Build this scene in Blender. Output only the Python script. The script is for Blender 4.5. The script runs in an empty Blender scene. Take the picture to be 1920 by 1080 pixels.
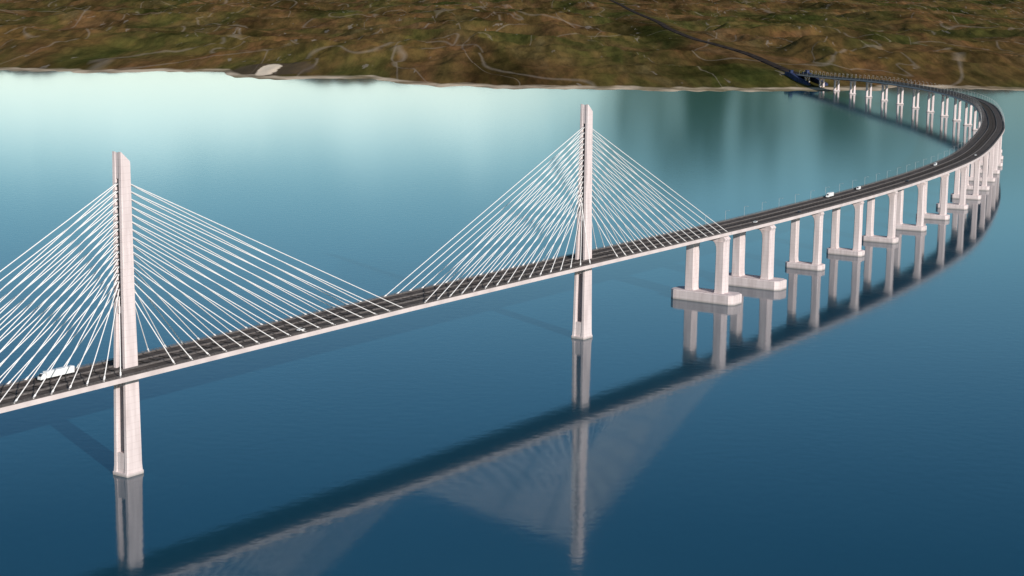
import bpy, math, random, bisect
from mathutils import Vector, Matrix, noise
random.seed(3)
scene = bpy.context.scene
COL = scene.collection

# ------------------------------------------------------------------ helpers
def link(ob, parent=None):
    COL.objects.link(ob)
    if parent is not None:
        ob.parent = parent
    return ob

def mesh_obj(name, verts, faces, mat, parent=None, smooth=False):
    me = bpy.data.meshes.new(name)
    me.from_pydata([tuple(v) for v in verts], [], faces)
    me.update()
    if smooth:
        for p in me.polygons: p.use_smooth = True
    if mat is not None: me.materials.append(mat)
    return link(bpy.data.objects.new(name, me), parent)

def empty(name, loc=(0,0,0), parent=None):
    e = bpy.data.objects.new(name, None)
    e.location = loc
    e.empty_display_size = 1
    return link(e, parent)

class MB:
    def __init__(s): s.v=[]; s.f=[]
    def add(s, verts, faces):
        o=len(s.v); s.v += [tuple(v) for v in verts]; s.f += [tuple(i+o for i in f) for f in faces]
    def box(s, x0,x1,y0,y1,z0,z1, M=None):
        vs=[Vector(c) for c in ((x0,y0,z0),(x1,y0,z0),(x1,y1,z0),(x0,y1,z0),(x0,y0,z1),(x1,y0,z1),(x1,y1,z1),(x0,y1,z1))]
        if M is not None: vs=[M@v for v in vs]
        s.add(vs, [(0,3,2,1),(4,5,6,7),(0,1,5,4),(1,2,6,5),(2,3,7,6),(3,0,4,7)])
    def loft(s, rings):
        n=len(rings[0]); vs=[p for r in rings for p in r]; fs=[]
        for i in range(len(rings)-1):
            for j in range(n):
                k=(j+1)%n
                fs.append((i*n+j,i*n+k,(i+1)*n+k,(i+1)*n+j))
        fs.append(tuple(reversed(range(n)))); fs.append(tuple((len(rings)-1)*n+j for j in range(n)))
        s.add(vs, fs)
    def tube(s, a, b, r, n=6):
        a=Vector(a); b=Vector(b); d=(b-a).normalized()
        q=d.to_track_quat('Z','Y')
        R=[]
        for p in (a,b):
            R.append([p+q@Vector((r*math.cos(2*math.pi*i/n), r*math.sin(2*math.pi*i/n),0)) for i in range(n)])
        s.loft(R)
    def obj(s,name,mat,parent=None,smooth=False): return mesh_obj(name,s.v,s.f,mat,parent,smooth)

def chrect(x0,x1,y0,y1,z,c):
    return [Vector(p) for p in ((x0+c,y0,z),(x1-c,y0,z),(x1,y0+c,z),(x1,y1-c,z),(x1-c,y1,z),(x0+c,y1,z),(x0,y1-c,z),(x0,y0+c,z))]

# ------------------------------------------------------------------ materials
def new_mat(name):
    m=bpy.data.materials.new(name); m.use_nodes=True
    nt=m.node_tree; return m, nt, nt.nodes['Principled BSDF']

def noisy(name, c1, c2, scale=0.2, rough=0.8, detail=6, stretch=(1,1,1), metallic=0, spec=.5):
    m,nt,b=new_mat(name)
    tc=nt.nodes.new('ShaderNodeTexCoord'); mp=nt.nodes.new('ShaderNodeMapping'); mp.inputs['Scale'].default_value=stretch
    nz=nt.nodes.new('ShaderNodeTexNoise'); nz.inputs['Scale'].default_value=scale; nz.inputs['Detail'].default_value=detail
    cr=nt.nodes.new('ShaderNodeValToRGB'); cr.color_ramp.elements[0].position=.3; cr.color_ramp.elements[1].position=.7
    cr.color_ramp.elements[0].color=(*c1,1); cr.color_ramp.elements[1].color=(*c2,1)
    L=nt.links.new
    L(tc.outputs['Object'],mp.inputs['Vector']); L(mp.outputs[0],nz.inputs['Vector']); L(nz.outputs['Fac'],cr.inputs[0]); L(cr.outputs[0],b.inputs['Base Color'])
    b.inputs['Roughness'].default_value=rough; b.inputs['Metallic'].default_value=metallic; b.inputs['Specular IOR Level'].default_value=spec
    return m

def concrete_mat(name, c1, c2, lift=4.0):
    m,nt,b=new_mat(name); L=nt.links.new
    tc=nt.nodes.new('ShaderNodeTexCoord')
    mp=nt.nodes.new('ShaderNodeMapping'); mp.inputs['Scale'].default_value=(1,1,.12)
    nz=nt.nodes.new('ShaderNodeTexNoise'); nz.inputs['Scale'].default_value=.3; nz.inputs['Detail'].default_value=7
    cr=nt.nodes.new('ShaderNodeValToRGB'); cr.color_ramp.elements[0].position=.25; cr.color_ramp.elements[1].position=.68
    cr.color_ramp.elements[0].color=(*c1,1); cr.color_ramp.elements[1].color=(*c2,1)
    L(tc.outputs['Object'],mp.inputs[0]); L(mp.outputs[0],nz.inputs['Vector']); L(nz.outputs['Fac'],cr.inputs[0])
    sx=nt.nodes.new('ShaderNodeSeparateXYZ'); L(tc.outputs['Object'],sx.inputs[0])
    d=nt.nodes.new('ShaderNodeMath'); d.operation='DIVIDE'; d.inputs[1].default_value=lift; L(sx.outputs['Z'],d.inputs[0])
    fr=nt.nodes.new('ShaderNodeMath'); fr.operation='FRACT'; L(d.outputs[0],fr.inputs[0])
    lt=nt.nodes.new('ShaderNodeMath'); lt.operation='LESS_THAN'; lt.inputs[1].default_value=.06; L(fr.outputs[0],lt.inputs[0])
    ml=nt.nodes.new('ShaderNodeMath'); ml.operation='MULTIPLY'; ml.inputs[1].default_value=.25; L(lt.outputs[0],ml.inputs[0])
    mx=nt.nodes.new('ShaderNodeMix'); mx.data_type='RGBA'; L(ml.outputs[0],mx.inputs[0]); L(cr.outputs[0],mx.inputs[6]); mx.inputs[7].default_value=(.28,.22,.2,1)
    lo=nt.nodes.new('ShaderNodeMapRange'); lo.inputs[1].default_value=.3; lo.inputs[2].default_value=2.0; lo.inputs[3].default_value=.55; lo.inputs[4].default_value=0; L(sx.outputs['Z'],lo.inputs[0])
    mx2=nt.nodes.new('ShaderNodeMix'); mx2.data_type='RGBA'; L(lo.outputs[0],mx2.inputs[0]); L(mx.outputs[2],mx2.inputs[6]); mx2.inputs[7].default_value=(.12,.13,.11,1)
    L(mx2.outputs[2],b.inputs['Base Color']); b.inputs['Roughness'].default_value=.85; b.inputs['Specular IOR Level'].default_value=.15
    return m

M_conc=concrete_mat('pale_concrete',(.51,.43,.425),(.69,.60,.595))
M_girder=noisy('painted_girder',(.50,.43,.42),(.63,.555,.54),.08,spec=.15)
M_under=noisy('dark_steel',(.04,.045,.055),(.08,.085,.1),.3)
M_soffit=noisy('dark_soffit',(.02,.03,.05),(.045,.055,.085),.1,spec=.1)  # dark blue-grey material of the deck underside
M_asph=noisy('asphalt',(.058,.049,.044),(.115,.097,.088),.12,.95,9,spec=.1)
M_median=noisy('median_grating',(.07,.06,.055),(.14,.12,.11),.5,.9,spec=.1)
M_joint=noisy('deck_joint',(.02,.018,.016),(.045,.04,.036),.5,.9,spec=.1)
M_line=noisy('worn_road_paint',(.15,.14,.13),(.24,.225,.21),.8,spec=.2)
M_rail=noisy('railing_steel',(.08,.07,.068),(.15,.135,.13),.5,.6,spec=.2)
M_cable=noisy('white_cable_sheath',(.74,.71,.70),(.81,.79,.78),.5,.6)
M_lamp=noisy('galvanised_steel',(.36,.36,.37),(.48,.48,.48),1,.5)
M_white=noisy('white_vehicle_paint',(.78,.78,.78),(.84,.84,.84),.5,.35)
M_dark=noisy('dark_vehicle_paint',(.03,.035,.05),(.05,.055,.07),.5,.3)
M_glass=noisy('tinted_glass',(.015,.02,.025),(.03,.035,.04),.5,.08)
M_tyre=noisy('rubber',(.015,.015,.015),(.03,.03,.03),2,.9)
M_abut=noisy('dark_blue_concrete',(.02,.03,.07),(.05,.065,.14),.05,.8,spec=.1)

# ------------------------------------------------------------------ alignment
PL=Vector((-227,1051,0)); PR=Vector((58.3,1477.7,0))
d0=(PR-PL).normalized()
pts=[]
def zt(y):
    T=[(700,63.2),(1051,65),(1265,66),(1478,65.5),(1667,64.8),(1831,64),(2000,63.2),(2174,62.2),(2406,61),(2666,60),(2959,58.5),(3211,57),(3509,55.5),(3817,53),(4095,50),(4340,46),(4530,41),(4700,34.5),(4870,29.5),(5000,27),(5300,26)]
    if y<=T[0][0]: return T[0][1]
    for a,b in zip(T,T[1:]):
        if y<=b[0]: return a[1]+(b[1]-a[1])*(y-a[0])/(b[0]-a[0])
    return T[-1][1]
for s in range(-420, 720, 60):
    p=PL+d0*s; pts.append((p.x,p.y))
pts=[p for p in pts if p[1]<1660]
pts += [(177,1655),(235,1744),(301,1852),(368,1963),(431,2075),(489,2185),(542,2294),(590,2400),(636,2520),(680,2650),(722,2780),(765,2920),(801,3060),(837,3210),(870,3360),(898,3510),(916,3680),(922,3850),(919,4000),(908,4160),(888,4340),(862,4530),(830,4700),(802,4870),(775,5000)]
def catmull(P, n=10):
    out=[]
    for i in range(len(P)-1):
        p0=Vector(P[max(i-1,0)]); p1=Vector(P[i]); p2=Vector(P[i+1]); p3=Vector(P[min(i+2,len(P)-1)])
        for k in range(n):
            t=k/n
            out.append(.5*((2*p1)+(-p0+p2)*t+(2*p0-5*p1+4*p2-p3)*t*t+(-p0+3*p1-3*p2+p3)*t**3))
    out.append(Vector(P[-1])); return out
dense=catmull(pts)
for _ in range(30):
    dense=[dense[0]]+[(dense[i-1]+2*dense[i]+dense[i+1])/4 for i in range(1,len(dense)-1)]+[dense[-1]]
cum=[0]
for a,b in zip(dense,dense[1:]): cum.append(cum[-1]+(b-a).length)
TOTAL=cum[-1]
def at(s):
    s=min(max(s,0),TOTAL-1e-3)
    i=max(0,min(bisect.bisect_right(cum,s)-1,len(dense)-2))
    t=(s-cum[i])/(cum[i+1]-cum[i])
    p=dense[i].lerp(dense[i+1],t)
    def tg_at(i):
        i0=max(i-1,0); i1=min(i+1,len(dense)-1); return (dense[i1]-dense[i0]).normalized()
    tg=tg_at(i).lerp(tg_at(i+1),t).normalized()
    return Vector((p.x,p.y,zt(p.y))), Vector((tg.x,tg.y,0)), Vector((-tg.y,tg.x,0))
def nearest(x,y):
    q=Vector((x,y)); best=min(range(len(dense)),key=lambda i:(dense[i]-q).length); return cum[best]
def frame(s,n=0,dz=0,flip=False):
    p,t,nn=at(s)
    o=p+nn*n+Vector((0,0,dz))
    if flip: t=-t; nn=-nn
    return Matrix(((t.x,nn.x,0,o.x),(t.y,nn.y,0,o.y),(0,0,1,o.z),(0,0,0,1)))
def sweep(name, section, s0, s1, mat, parent=None, step=8, closed=True):
    N=max(1,int((s1-s0)/step)); mb=MB(); rings=[]
    for i in range(N+1):
        p,t,n=at(s0+(s1-s0)*i/N)
        rings.append([p+n*a+Vector((0,0,b)) for a,b in section])
    if closed: mb.loft(rings)
    else:
        m=len(section); vs=[q for r in rings for q in r]; fs=[]
        for i in range(N):
            for j in range(m-1):
                fs.append((i*m+j,i*m+j+1,(i+1)*m+j+1,(i+1)*m+j))
        mb.add(vs,[tuple(reversed(f)) for f in fs])
    return mb.obj(name,mat,parent)

S_L=nearest(PL.x,PL.y); S_R=nearest(PR.x,PR.y)
S_P1=nearest(180,1667)-8; S_P2=nearest(237,1748)-6
S_J=S_P1+9

# ------------------------------------------------------------------ bridges
bridge=empty('cable_stayed_bridge')
bridge['label']='white cable-stayed road bridge with slim concrete pylons over water'
bridge['category']='bridge'
viaduct=empty('approach_viaduct')
viaduct['label']='curving road viaduct on twin-column concrete piers reaching the shore'
viaduct['category']='viaduct'
SEC=list(reversed([(-19.4,0),(-19.4,-2.9),(19.4,-2.9),(19.4,0)]))
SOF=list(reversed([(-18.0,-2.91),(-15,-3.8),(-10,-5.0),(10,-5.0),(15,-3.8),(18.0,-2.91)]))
for par,s0,s1 in ((bridge,0,S_J-.2),(viaduct,S_J+.2,TOTAL)):
    sweep('deck_girder',SEC,s0,s1,M_girder,par)
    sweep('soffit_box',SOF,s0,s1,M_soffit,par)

def railing(parent,s0,s1):
    for side in (-1,1):
        mb=MB(); a=19.0*side
        N=int((s1-s0)/8)
        for z0,z1,w in ((0.01,.45,.2),(.9,1.05,.08),(1.35,1.5,.1)):
            rings=[]
            for i in range(N+1):
                p,t,n=at(s0+(s1-s0)*i/N)
                rings.append([p+n*(a+w)+Vector((0,0,z0)),p+n*(a+w)+Vector((0,0,z1)),p+n*(a-w)+Vector((0,0,z1)),p+n*(a-w)+Vector((0,0,z0))])
            mb.loft(rings)
        s=s0+2
        while s<s1:
            M=frame(s,a); mb.box(-.12,.12,-.07,.07,.4,1.4,M); s+=3
        mb.obj('railing',M_rail,parent)
    for a in (-6.2,6.2,-17.6,17.6):
        sec=[(a-.3,.03),(a-.14,1.0),(a+.14,1.0),(a+.3,.03)]
        sweep('crash_barrier',list(reversed(sec)),s0,s1,M_rail,parent)
railing(bridge,0,S_J-.3); railing(viaduct,S_J+.3,TOTAL)

# road on the deck
road=sweep('road',[(18.6,.02),(-18.6,.02)],0,TOTAL,M_asph,None,closed=False)
road['kind']='structure'; road['label']='dark asphalt dual carriageway running along the bridge deck'; road['category']='road'
def strip(mb,a,w,s0,s1,z=.035):
    N=max(1,int((s1-s0)/8)); vs=[];fs=[]
    for i in range(N+1):
        p,t,n=at(s0+(s1-s0)*i/N)
        vs+= [p+n*(a-w/2)+Vector((0,0,z)), p+n*(a+w/2)+Vector((0,0,z))]
    for i in range(N): fs.append((2*i,2*i+2,2*i+3,2*i+1))
    mb.add(vs,fs)
mb=MB()
for a in (-16.4,-6.9,6.9,16.4): strip(mb,a,.22,0,TOTAL,.045)
s=0
while s<TOTAL-8:
    for a in (-13.6,-10.2,10.2,13.6): strip(mb,a,.2,s,s+6,.045)
    s+=15
mb.obj('lane_marking',M_line,road)
mb=MB(); strip(mb,0,11.2,0,TOTAL,.03)
med=mb.obj('median_grating',M_median,road)
mb=MB(); s=6
while s<TOTAL-6:
    for a in (11.7,-11.7): strip(mb,a,9.2,s,s+.55,.038)
    s+=13.3
mb.obj('deck_joint',M_joint,road)
mb=MB(); s=3
while s<TOTAL-3:
    M=frame(s); mb.box(-.6,.6,-5.5,5.5,.04,.35,M); s+=9
strip(mb,0,1.2,0,TOTAL,.045)
mb.obj('median_cross_beam',M_joint,road)

# pylons
def lerp(a,b,t): return a+(b-a)*t
def prof(z,T):
    for a,b in zip(T,T[1:]):
        if z<=b[0]: return lerp(a[1],b[1],(z-a[0])/(b[0]-a[0]))
    return T[-1][1]
OUT=[(0,6.1),(6,5.8),(60,5.2),(110,4.4),(192,3.8)]
DH =[(0,6.6),(6,6.1),(60,5.4),(110,4.5),(192,3.7)]
INN=[(0,2.9),(60,2.6),(105,1.5),(192,1.0)]
cable_count=0
rest_cables=MB()
def pylon(P,sgn,first):
    global cable_count
    M=Matrix(((d0.x,-d0.y,0,P.x),(d0.y,d0.x,0,P.y),(0,0,1,0),(0,0,0,1)))
    mb=MB()
    mb.loft([[M@v for v in chrect(-7.0,7.0,-6.5,6.5,-6,.8)],[M@v for v in chrect(-7.0,7.0,-6.5,6.5,2.0,.8)]])
    py=mb.obj('pylon',M_conc,bridge)
    mb=MB()
    R=[]
    for z,fr in ((2.02,1),(10,1),(12,.96),(13.2,.8),(13.9,.5)):
        hy=prof(z,INN)-.02
        R.append([M@v for v in chrect(-5.7,5.7,-hy,hy,z,.1)])
    mb.loft(R); mb.obj('pylon_base_wall',M_conc,py)
    for z0,z1 in ((54,59.5),(98,102)):
        mb=MB()
        mb.loft([[M@v for v in chrect(-4.2,4.2,-prof(z,INN)+.01,prof(z,INN)-.01,z,.1)] for z in (z0,z1)])
        mb.obj('crossbeam',M_conc,py)
    mb=MB(); hh=[]
    hh.append([M@v for v in chrect(-3.45,3.45,-1.0,1.0,177,.05)])
    tp=chrect(-3.4,3.4,-.98,.98,0,.05)
    for v in tp: v.z=189.3+sgn*v.x*.85
    hh.append([M@v for v in tp]); mb.loft(hh); mb.obj('pylon_head',M_conc,py)
    nC=16
    mb=MB(); R=[]
    def rr(z,hx): R.append([M@v for v in chrect(-hx,hx,-prof(z,INN)+.01,prof(z,INN)-.01,z,.05)])
    rr(103.5,2.6)
    for i in range(nC):
        z=lerp(108,174,i/(nC-1)); h=prof(z,DH)+.25
        rr(z-1.02,2.5); rr(z-1.0,h); rr(z+.5,h); rr(z+.52,2.5)
    rr(176.9,2.3)
    mb.loft(R); mb.obj('anchor_box',M_under,py)
    for side in (-1,1):
        mb=MB(); R=[]
        for z in (2.0,6,30,60,85,110,150,185):
            o=prof(z,OUT); i=prof(z,INN); h=prof(z,DH); y0,y1=(i,o) if side>0 else (-o,-i)
            R.append([M@v for v in chrect(-h,h,y0,y1,z,.45)])
        o=3.8;i=1.0;h=3.7; y0,y1=(i,o) if side>0 else (-o,-i)
        top=chrect(-h,h,y0,y1,0,.45)
        for v in top: v.z=189.5 + sgn*v.x*.85
        R.append([M@v for v in top])
        mb.loft(R)
        mb.obj('leg',M_conc,py)
    for dirn in (1,-1):
        for side in (-1,1):
            for i in range(nC):
                z=lerp(108,174,i/(nC-1))
                side_span=(dirn>0)!=first
                reach=lerp(22,218 if side_span else 246,(i/(nC-1)))
                sc=(S_L if first else S_R)+dirn*reach
                p,t,n=at(sc)
                b=p+n*(18.2*side)+Vector((0,0,.2))
                a=M@Vector((dirn*(prof(z,DH)+.1),side*.55,z))
                m2=MB(); m2.tube(a,b,.30,6)
                dd=(a-b).normalized(); m2.tube(b,b+dd*3.2,.55,8)
                if cable_count<99: m2.obj('stay_cable',M_cable,py)
                else: rest_cables.add(m2.v,m2.f)
                cable_count+=1
    return py
pR=pylon(PR,-1,False)
pL=pylon(PL,-1,True)
if rest_cables.v:
    o=rest_cables.obj('stay_cable',M_cable,pL); o['kind']='stuff'

# piers
def pier(s,parent,big=False,slim=False):
    p,t,n=at(s); top=p.z-5.0
    M=Matrix(((t.x,n.x,0,p.x),(t.y,n.y,0,p.y),(0,0,1,0),(0,0,0,1)))
    if big: off,hn,hd,cn,cd,ch=15.4,4.4,6.0,33,11.5,9.0
    elif slim: off,hn,hd,cn,cd,ch=4.6,2.5,2.8,8.6,4.6,2.8
    else: off,hn,hd,cn,cd,ch=12.8,3.5,4.3,20,7.8,5.8
    T=lambda r:[M@v for v in r]
    mb=MB(); w=off+hn
    mb.loft([T(chrect(-hd*.85,hd*.85,-w+.02,w-.02,top-3.0,.3)),T(chrect(-hd*.85,hd*.85,-w-1.0,w+1.0,top-.8,.3)),T(chrect(-hd*.85,hd*.85,-max(w-1,13),max(w-1,13),top+1.4,.3))])
    pr=mb.obj('pier',M_conc,parent)
    zt0=top-3.02
    fl=1.0 if not slim else .35
    for sd in (-1,1):
        mb=MB(); R=[]
        for z,k,inn in ((ch,1.0,.9),(ch+1.8,1.0,.25),(ch+5,1,0),(zt0-9,.96,0),(zt0-5,.96,.3),(zt0-2.4,.97,1.1),(zt0-.8,.99,2.2),(zt0,1.0,3.2)):
            a=off-hn*k-inn*fl; b=off+hn*k
            y0,y1=(a,b) if sd>0 else (-b,-a)
            R.append(T(chrect(-hd*k,hd*k,y0,y1,z,.7)))
        mb.loft(R); mb.obj('column',M_conc,pr)
    mb=MB(); c=cd*.4
    mb.loft([T(chrect(-cd,cd,-cn,cn,-5,c)),T(chrect(-cd,cd,-cn,cn,ch-.6,c)),T(chrect(-cd+.6,cd-.6,-cn+.6,cn-.6,ch-.01,c))])
    mb.obj('pile_cap',M_conc,pr)
pier(S_P1,bridge,True)
pier(S_L-232,bridge,True)
pier(S_P2,viaduct,True)
s=S_P2+131
END=TOTAL-60
k=round((END-s)/114); sp=(END-s)/k
sl_from=nearest(885,3420)
for i in range(k+1):
    pier(s+i*sp,viaduct,False,s+i*sp>sl_from)

# abutment
M=frame(TOTAL-6,0,0)
ab=MB(); ab.box(-2,30,-20,20,-32,-5.3,M); A=ab.obj('abutment',M_abut,viaduct)
for y0,y1 in ((-30,-20.01),(20.01,30)):
    mb=MB(); mb.loft([[M@Vector(v) for v in ((-130,y,-32),(40,y,-32),(40,y,3),(0,y,3),(-130,y,-18))][::-1] for y in (y0,y1)])
    mb.obj('wing_wall',M_abut,A)
for y0,y1 in ((-27,-19.5),(19.5,27)):
    mb=MB(); mb.box(2,14,y0,y1,3.01,9,M); mb.box(1.2,14.8,y0-.6,y1+.6,9.01,10,M); mb.obj('portal_block',M_abut,A)

# ------------------------------------------------------------------ terrain
shore=[(-4000,5400),(-2500,5200),(-1430,5089),(-1127,5059),(-980,5120),(-857,5180),(-740,4950),(-627,4838),(-500,4900),(-382,4943),(-270,4760),(-156,4660),(46,4598),(384,4629),(740,4667),(900,4760),(1044,4884),(1180,4860),(1314,4831),(2500,4900),(4000,5100)]
def shoreY(x):
    if x<=shore[0][0]: return shore[0][1]
    for a,b in zip(shore,shore[1:]):
        if x<=b[0]:
            t=(x-a[0])/(b[0]-a[0]); t=t*t*(3-2*t); return a[1]+(b[1]-a[1])*t
    return shore[-1][1]
def ss(t): t=max(0,min(1,t)); return t*t*(3-2*t)
land_road=[(775,5000),(768,5200),(775,5600),(773,6141),(730,6700),(688,7131),(665,8000),(685,9000),(700,11000),(760,14500),(800,20000)]
lr=catmull(land_road,16)
def roaddist(x,y):
    for a,b in zip(land_road,land_road[1:]):
        if y<=b[1]:
            t=max(0,(y-a[1])/(b[1]-a[1])); return abs(x-(a[0]+(b[0]-a[0])*t))
    return 1e9
def fbm(x,y,sc,o=4): return noise.fractal(Vector((x/sc,y/sc,7.3)),1.0,2.1,o)
def softplus(v,k): 
    return v if v/k>20 else k*math.log(1+math.exp(v/k))
def base_h(x,y):
    dist=y-shoreY(x)+70*noise.noise(Vector((x/110,0.3,1)))+45*noise.noise(Vector((x/34,2.3,1)))
    if dist<0: return max(-8,dist*.05)
    bk=2.5*(1-math.exp(-dist/70))+9*ss((dist-80)/300)
    am=ss((dist-70)/800)
    r=1-abs(fbm(x,y*.55,520,5))*1.5
    hill=50*fbm(x+3000,y*.55,800,4)+52*(r-.35)+10
    h=bk+am*softplus(hill,10)+ss((dist-70)/260)*5*(.4+fbm(x,y*.4,110,4))
    far=ss((y-9000)/12000)
    h+=far*softplus(60*(fbm(x,y,5200,4)),20)
    return max(h,bk*.8)
def H(x,y):
    h=base_h(x,y)
    if y>4900:
        w=1-ss((roaddist(x,y)-25)/190)
        if w>0 :
            target=24.5+ (30*ss((y-5300)/3500))
            w*=ss((y-4930)/130)
            h=h*(1-w)+target*w
    return h
NC=640; NR=460; vs=[];fs=[]
ys=[4480*(60000/4480)**((i/(NR-1))**1.6) for i in range(NR)]
for j,y in enumerate(ys):
    for i in range(NC):
        x=y*(-.42+.84*i/(NC-1))
        vs.append((x,y,H(x,y)))
for j in range(NR-1):
    for i in range(NC-1):
        a=j*NC+i; fs.append((a,a+1,a+NC+1,a+NC))
def land_mat():
    m,nt,b=new_mat('moorland'); L=nt.links.new; N=nt.nodes.new
    g=N('ShaderNodeNewGeometry')
    sx=N('ShaderNodeSeparateXYZ'); L(g.outputs['Position'],sx.inputs[0])
    def nz(sc,det=8,st=(1,1,1),dist=0.0,rough=.5,off=(0,0,0)):
        mp=N('ShaderNodeMapping'); mp.inputs['Scale'].default_value=st; mp.inputs['Location'].default_value=off; L(g.outputs['Position'],mp.inputs[0])
        n=N('ShaderNodeTexNoise'); n.inputs['Scale'].default_value=sc; n.inputs['Detail'].default_value=det; n.inputs['Distortion'].default_value=dist; n.inputs['Roughness'].default_value=rough; L(mp.outputs[0],n.inputs['Vector']); return n.outputs['Fac']
    def ramp(src,els):
        r=N('ShaderNodeValToRGB'); e=r.color_ramp.elements
        e[0].position,e[0].color=els[0][0],(*els[0][1],1); e[1].position,e[1].color=els[-1][0],(*els[-1][1],1)
        for p,c in els[1:-1]:
            q=e.new(p); q.color=(*c,1)
        L(src,r.inputs[0]); return r.outputs[0]
    def mix(f,a,bb,mode='MIX'):
        x=N('ShaderNodeMix'); x.data_type='RGBA'; x.blend_type=mode
        if isinstance(f,float): x.inputs[0].default_value=f
        else: L(f,x.inputs[0])
        for sock,v in ((6,a),(7,bb)):
            if isinstance(v,tuple): x.inputs[sock].default_value=(*v,1)
            else: L(v,x.inputs[sock])
        return x.outputs[2]
    def math_(op,a,bv):
        x=N('ShaderNodeMath'); x.operation=op
        for i,v in enumerate((a,bv)):
            if isinstance(v,(int,float)): x.inputs[i].default_value=v
            else: L(v,x.inputs[i])
        return x.outputs[0]
    big=ramp(nz(.0016,4,(1,.22,1),.4,.5),[(.36,(.052,.064,.015)),(.45,(.085,.076,.023)),(.52,(.140,.070,.030)),(.58,(.125,.076,.03)),(.66,(.062,.076,.02))])
    mid=ramp(nz(.005,5,(1,.18,1),.8,.6,(300,0,0)),[(.35,(.045,.052,.017)),(.47,(.088,.072,.025)),(.57,(.145,.083,.038)),(.7,(.20,.14,.075))])
    c=mix(.48,big,mid)
    dark=ramp(nz(.003,8,(1,.2,1),.6,.66,(0,900,0)),[(.38,(.36,.40,.34)),(.5,(.95,.95,.95)),(.68,(1.4,1.3,1.15))])
    c=mix(.85,c,dark,'MULTIPLY')
    fine=ramp(nz(.03,5,(1,.12,1),0,.7),[(.38,(.55,.57,.53)),(.62,(1.35,1.3,1.22))])
    c=mix(.7,c,fine,'MULTIPLY')
    for off,sc_ in (((0,0,40),.0014),((500,100,9),.0022)):
        ln=nz(sc_,2,(1,.25,1),.4,.4,off)
        dl=math_('ABSOLUTE',math_('SUBTRACT',ln,.5),0)
        tr=N('ShaderNodeMapRange'); tr.inputs[1].default_value=.0; tr.inputs[2].default_value=.0045; tr.inputs[3].default_value=.4; tr.inputs[4].default_value=0; L(dl,tr.inputs[0])
        c=mix(tr.outputs[0],c,(.29,.24,.19))
    # scattered pale rock outcrops
    pt=N('ShaderNodeMapRange'); pt.inputs[1].default_value=.66; pt.inputs[2].default_value=.7; pt.inputs[3].default_value=0; pt.inputs[4].default_value=.55
    L(nz(.02,3,(1,.15,1),.3,.6,(0,0,90)),pt.inputs[0])
    c=mix(pt.outputs[0],c,(.27,.23,.19))
    def ell(cx,cy,rx,ry):
        dx=math_('DIVIDE',math_('SUBTRACT',sx.outputs['X'],cx),rx); dy=math_('DIVIDE',math_('SUBTRACT',sx.outputs['Y'],cy),ry)
        rr=math_('ADD',math_('MULTIPLY',dx,dx),math_('MULTIPLY',dy,dy))
        rr=math_('ADD',rr,math_('MULTIPLY',math_('SUBTRACT',nz(.02,4),.5),1.2))
        r=N('ShaderNodeMapRange'); r.inputs[1].default_value=.75; r.inputs[2].default_value=1.1; r.inputs[3].default_value=1; r.inputs[4].default_value=0; L(rr,r.inputs[0]); return r.outputs[0]
    c=mix(math_('MULTIPLY',ell(-690,5160,130,190),.6),c,(.085,.06,.05))
    c=mix(ell(-690,5140,30,170),c,(.80,.66,.50))
    r=N('ShaderNodeMapRange'); r.inputs[1].default_value=1.8; r.inputs[2].default_value=2.9; r.inputs[3].default_value=1; r.inputs[4].default_value=0; L(sx.outputs['Z'],r.inputs[0])
    br=N('ShaderNodeMapRange'); br.inputs[1].default_value=.4; br.inputs[2].default_value=.6; br.inputs[3].default_value=.25; L(nz(.008,5),br.inputs[0])
    c=mix(math_('MULTIPLY',r.outputs[0],br.outputs[0]),c,(.60,.48,.35))
    L(c,b.inputs['Base Color']); b.inputs['Roughness'].default_value=1; b.inputs['Specular IOR Level'].default_value=.0
    bp=N('ShaderNodeBump'); bp.inputs['Strength'].default_value=.6; bp.inputs['Distance'].default_value=25; L(nz(.006,5,(1,.35,1),.5),bp.inputs['Height']); L(bp.outputs[0],b.inputs['Normal'])
    return m
t=mesh_obj('terrain',vs,fs,land_mat(),None,True)
t['kind']='structure'; t['label']='brown and olive rolling moorland meeting the water at a sandy shore'; t['category']='land'

# land road
vs=[];fs=[]
for i,p in enumerate(lr):
    q=lr[min(i+1,len(lr)-1)]; r=lr[max(i-1,0)]; tg=(q-r).normalized(); n=Vector((-tg.y,tg.x))
    z=27 if p.y<5050 else 24.5+30*ss((p.y-5300)/3500)+2.2
    if 5050<=p.y<5400: z=max(z,27-.3*ss((p.y-5050)/350))
    for a,dz in ((-24,-6),(-12,0),(12,0),(24,-6)):
        vs.append((p.x+n.x*a,p.y+n.y*a,z+dz))
for i in range(len(lr)-1):
    for j in range(3):
        a=i*4+j; fs.append((a,a+1,a+5,a+4))
M_lroad=noisy('old_asphalt_and_verge',(.012,.011,.012),(.075,.06,.05),.035,1,8,spec=0)
o=mesh_obj('road',vs,[tuple(reversed(f)) for f in fs],M_lroad)
o['kind']='structure'; o['label']='dark asphalt motorway crossing the moorland beyond the bridge'; o['category']='road'

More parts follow.
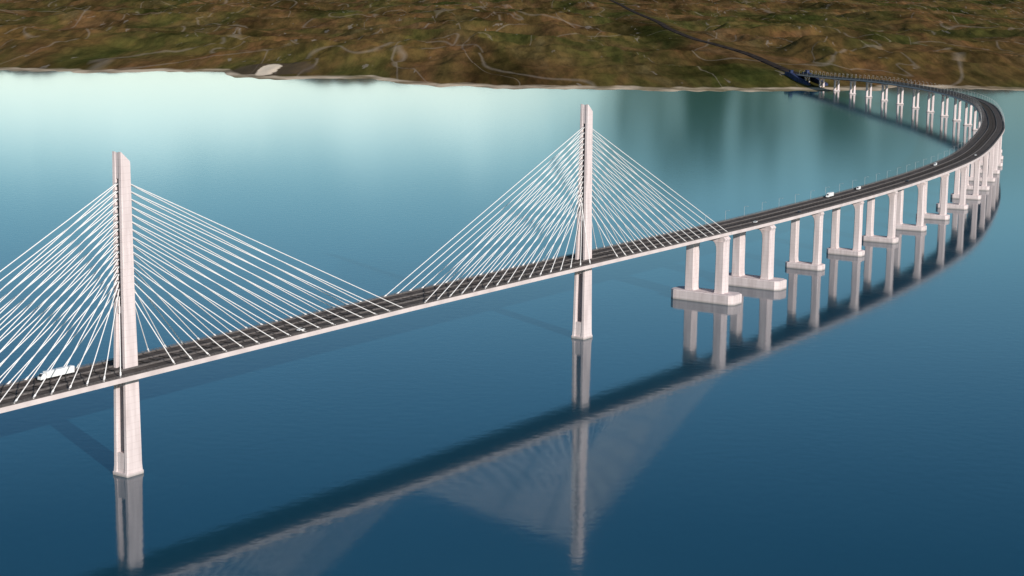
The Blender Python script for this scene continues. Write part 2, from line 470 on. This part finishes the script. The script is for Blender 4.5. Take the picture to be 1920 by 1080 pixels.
# ------------------------------------------------------------------ water
def water_mat():
    m,nt,b=new_mat('calm_water'); L=nt.links.new; N=nt.nodes.new
    g=N('ShaderNodeNewGeometry')
    nz=N('ShaderNodeTexNoise'); nz.inputs['Scale'].default_value=.0022; nz.inputs['Detail'].default_value=5; L(g.outputs['Position'],nz.inputs['Vector'])
    cr=N('ShaderNodeValToRGB'); cr.color_ramp.elements[0].position=.3; cr.color_ramp.elements[0].color=(.007,.050,.085,1); cr.color_ramp.elements[1].position=.7; cr.color_ramp.elements[1].color=(.012,.064,.102,1); L(nz.outputs['Fac'],cr.inputs[0])
    L(cr.outputs[0],b.inputs['Base Color'])
    b.inputs['Roughness'].default_value=.07; b.inputs['IOR'].default_value=1.5
    n2=N('ShaderNodeTexNoise'); n2.inputs['Scale'].default_value=.12; n2.inputs['Detail'].default_value=5; L(g.outputs['Position'],n2.inputs['Vector'])
    bp=N('ShaderNodeBump'); bp.inputs['Strength'].default_value=.05; bp.inputs['Distance'].default_value=1.0; L(n2.outputs['Fac'],bp.inputs['Height']); L(bp.outputs[0],b.inputs['Normal'])
    return m
w=mesh_obj('water',[(-30000,-3000,0),(30000,-3000,0),(30000,60000,0),(-30000,60000,0)],[(0,1,2,3)],water_mat())
w['kind']='structure'; w['label']='calm blue-green sea strait reflecting the bridge and pale sky'; w['category']='water'

# ------------------------------------------------------------------ lamps
lm=MB()
lm.tube((0,0,0),(0,0,10),.13,6); lm.tube((0,0,9.9),(0,-3.2,10.6),.1,6)
lm.box(-.3,.3,-4.2,-3.0,10.45,10.7); lm.box(-.35,.35,-.35,.35,0,.5)
lamp0=None
def add_lamp(s,side):
    global lamp0
    M=frame(s,18.3*side,.05,flip=(side<0))
    if lamp0 is None:
        lamp0=lm.obj('street_lamp',M_lamp); o=lamp0
    else:
        o=lamp0.copy(); COL.objects.link(o)
    o.matrix_world=M
    o['label']='tall grey steel street lamp on the edge of the bridge deck'; o['category']='street lamp'; o['group']='street lamps along the bridge deck'
s=S_J+20
sfar=nearest(765,2920)
while s<TOTAL-20:
    add_lamp(s,1)
    if s>sfar: add_lamp(s,-1)
    s+=42 if s<sfar else 30

# ------------------------------------------------------------------ vehicles
def wheel_mesh(r=.55,w=.35):
    mb=MB(); mb.tube((0,-w/2,0),(0,w/2,0),r,14)
    me=mb.obj('wheel',M_tyre); d=me.data; bpy.data.objects.remove(me); return d
WH=wheel_mesh(.55,.4); WHs=wheel_mesh(.36,.26)
def add_wheels(parent,data,pos):
    for p in pos:
        o=bpy.data.objects.new('wheel',data); o.location=p; link(o,parent)
def semi(s,n,flip,label,L=22):
    e=empty('truck'); e.matrix_world=frame(s,n,.05,flip)
    mb=MB()
    mb.loft([[Vector((x,y,z)) for y,z in ((-1.6,1.3),(1.6,1.3),(1.6,4.9),(1.4,5.05),(-1.4,5.05),(-1.6,4.9))] for x in (-L/2,L/2-5.2)])
    mb.obj('trailer',M_white,e)
    mb=MB(); mb.box(-L/2+.5,L/2-1,-.6,.6,.7,1.28); mb.obj('chassis',M_tyre,e)
    mb=MB(); x0=L/2-4.4
    mb.loft([[Vector((x,-1.45,z)),Vector((x,1.45,z)),Vector((x2,1.45,z2)),Vector((x2,-1.45,z2))] for x,z,x2,z2 in ((x0,1.0,x0,4.1),(x0+2.2,1.0,x0+1.7,4.2),(x0+3.6,1.0,x0+3.2,2.7))])
    cab=mb.obj('cab',M_white,e)
    mb=MB(); mb.add([(x0+3.25,-1.2,2.75),(x0+3.25,1.2,2.75),(x0+1.85,1.2,4.05),(x0+1.85,-1.2,4.05)],[(0,1,2,3)]); mb.obj('windscreen',M_glass,cab)
    add_wheels(e,WH,[(x,y,.55) for x in (-L/2+1.5,-L/2+2.9,-L/2+4.3,L/2-5.5,L/2-2) for y in (-1.3,1.3)])
    e['label']=label; e['category']='truck'; e['group']='vehicles driving on the bridge'
def car(s,n,flip,mat,label,van=False):
    k=1.25
    e=empty('van' if van else 'car'); e.matrix_world=frame(s,n,.05,flip)@Matrix.Scale(k,4)
    mb=MB()
    if van: pf=[(-3.2,.4),(3.2,.4),(3.3,1.2),(2.4,1.5),(1.7,2.7),(-3.2,2.75)]
    else: pf=[(-2.2,.35),(2.2,.35),(2.3,.75),(1.3,.95),(-1.6,1.0),(-2.25,.85)]
    mb.loft([[Vector((x,y,z)) for x,z in pf] for y in (.95,-.95)])
    mb.obj('body',mat,e)
    mb=MB()
    if van:
        mb.add([(2.42,-.8,1.56),(2.42,.8,1.56),(1.78,.75,2.6),(1.78,-.75,2.6)],[(0,1,2,3)]); mb.obj('windscreen',M_glass,e)
    else:
        mb.loft([[Vector((1.1,.85,.97)),Vector((-1.5,.85,1.02)),Vector((-1.5,-.85,1.02)),Vector((1.1,-.85,.97))][::-1],[Vector((.3,.68,1.42)),Vector((-1.0,.68,1.42)),Vector((-1.0,-.68,1.42)),Vector((.3,-.68,1.42))][::-1]])
        mb.obj('window',M_glass,e)
        mb=MB(); mb.box(-1.0,.3,-.68,.68,1.43,1.47); mb.obj('roof',mat,e)
    f=1.4 if not van else 2.1
    add_wheels(e,WHs,[(x,y,.36) for x in (-f,f) for y in (-.9,.9)])
    e['label']=label; e['category']='van' if van else 'car'; e['group']='vehicles driving on the bridge'
semi(S_L-44,11.5,True,'long white articulated truck crossing the bridge deck',26)
car(S_L+144,-12,False,M_white,'small white car driving on the bridge deck')
semi(nearest(345,1925),12,True,'white truck driving along the curved viaduct',16)
car(nearest(392,2005),12,True,M_white,'white van driving along the curved viaduct',True)
car(nearest(540,2290),10,True,M_white,'white van driving along the curved viaduct',True)
car(nearest(610,2450),-12,False,M_white,'small white car driving along the curved viaduct')
car(nearest(225,1728),-9,False,M_white,'small white car driving along the curved viaduct')
car(nearest(280,1810),-12,False,M_dark,'small dark car driving along the curved viaduct')
car(nearest(700,2700),9,True,M_dark,'small dark car driving along the curved viaduct')
car(nearest(450,2110),-9,False,M_dark,'small dark car driving along the curved viaduct')

# ------------------------------------------------------------------ light and sky
EL=21
az=Vector((.51,-.86,0)).normalized()
sd=Vector((az.x*math.cos(math.radians(EL)),az.y*math.cos(math.radians(EL)),math.sin(math.radians(EL))))
sl=bpy.data.lights.new('sun','SUN'); sl.energy=4.8; sl.angle=math.radians(.5); sl.color=(1,.93,.87)
so=bpy.data.objects.new('sun',sl); so.rotation_euler=sd.to_track_quat('Z','Y').to_euler(); COL.objects.link(so)
wd=bpy.data.worlds.new('World'); scene.world=wd; wd.use_nodes=True
nt=wd.node_tree; bg=nt.nodes['Background']; L=nt.links.new; N=nt.nodes.new
sky=N('ShaderNodeTexSky'); sky.sky_type='NISHITA'; sky.sun_disc=False; sky.sun_elevation=math.radians(EL); sky.sun_rotation=math.atan2(az.x,az.y)
tc=N('ShaderNodeTexCoord'); sp_=N('ShaderNodeSeparateXYZ'); L(tc.outputs['Generated'],sp_.inputs[0])
def mth(op,a,b=0.0):
    x=N('ShaderNodeMath'); x.operation=op
    for i,v in enumerate((a,b)):
        if isinstance(v,(int,float)): x.inputs[i].default_value=v
        else: L(v,x.inputs[i])
    return x.outputs[0]
def mrange(src,a,b,c,d):
    r=N('ShaderNodeMapRange'); r.interpolation_type='SMOOTHSTEP'
    for i,v in enumerate((a,b,c,d)): r.inputs[i+1].default_value=v
    L(src,r.inputs[0]); return r.outputs[0]
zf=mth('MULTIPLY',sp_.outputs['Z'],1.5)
rp=N('ShaderNodeValToRGB'); e=rp.color_ramp.elements  # sky tint by height, added to shape the colours mirrored in water
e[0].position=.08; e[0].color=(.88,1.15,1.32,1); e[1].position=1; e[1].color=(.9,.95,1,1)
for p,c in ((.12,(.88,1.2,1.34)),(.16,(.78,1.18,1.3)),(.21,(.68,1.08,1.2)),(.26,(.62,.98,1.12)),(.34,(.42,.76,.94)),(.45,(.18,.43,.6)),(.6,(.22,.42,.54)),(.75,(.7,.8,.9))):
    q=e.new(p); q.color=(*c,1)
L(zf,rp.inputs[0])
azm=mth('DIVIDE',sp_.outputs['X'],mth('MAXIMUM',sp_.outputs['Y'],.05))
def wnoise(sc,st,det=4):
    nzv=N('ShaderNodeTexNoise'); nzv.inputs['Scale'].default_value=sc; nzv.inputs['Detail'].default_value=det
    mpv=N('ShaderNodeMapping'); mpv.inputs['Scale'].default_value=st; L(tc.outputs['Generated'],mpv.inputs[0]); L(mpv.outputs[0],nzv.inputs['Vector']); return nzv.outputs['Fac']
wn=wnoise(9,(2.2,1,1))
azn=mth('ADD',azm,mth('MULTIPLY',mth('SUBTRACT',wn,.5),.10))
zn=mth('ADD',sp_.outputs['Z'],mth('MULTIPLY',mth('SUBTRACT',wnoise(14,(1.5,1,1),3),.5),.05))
brt=mth('MULTIPLY',mrange(azn,-.05,.07,1,0),mrange(zn,.07,.125,1,0))  # unseen bright low sky patch on the left, added for the water glare
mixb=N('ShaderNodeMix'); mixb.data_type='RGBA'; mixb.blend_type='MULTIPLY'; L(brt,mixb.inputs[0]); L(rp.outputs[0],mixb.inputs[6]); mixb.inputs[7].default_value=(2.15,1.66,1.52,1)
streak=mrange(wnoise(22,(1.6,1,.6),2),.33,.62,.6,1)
drk=mth('MULTIPLY',mth('MULTIPLY',mrange(azn,.02,.075,0,1),streak),mth('MULTIPLY',mrange(azn,.15,.24,1,.65),mrange(zn,.085,.13,1,0)))  # unseen dark green sky patch, added in place of land mirrored in water
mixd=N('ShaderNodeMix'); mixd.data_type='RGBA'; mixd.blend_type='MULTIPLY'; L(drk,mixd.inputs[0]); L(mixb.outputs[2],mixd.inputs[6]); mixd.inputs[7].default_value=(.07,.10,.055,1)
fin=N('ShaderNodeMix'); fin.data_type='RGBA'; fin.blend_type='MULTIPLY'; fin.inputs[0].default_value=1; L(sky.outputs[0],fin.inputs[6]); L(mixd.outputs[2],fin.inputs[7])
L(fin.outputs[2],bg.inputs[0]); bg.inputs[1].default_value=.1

# ------------------------------------------------------------------ camera
cd=bpy.data.cameras.new('camera'); cd.sensor_width=36; cd.lens=3420/1920*36; cd.clip_start=1; cd.clip_end=200000
co=bpy.data.objects.new('camera',cd); COL.objects.link(co)
co.matrix_world=Matrix.Translation((0,0,300))@Matrix.Rotation(math.radians(90-9.95),4,'X')@Matrix.Rotation(.0143,4,'Z')
scene.camera=co
scene.view_settings.view_transform='Standard'; scene.view_settings.look='None'; scene.view_settings.exposure=0
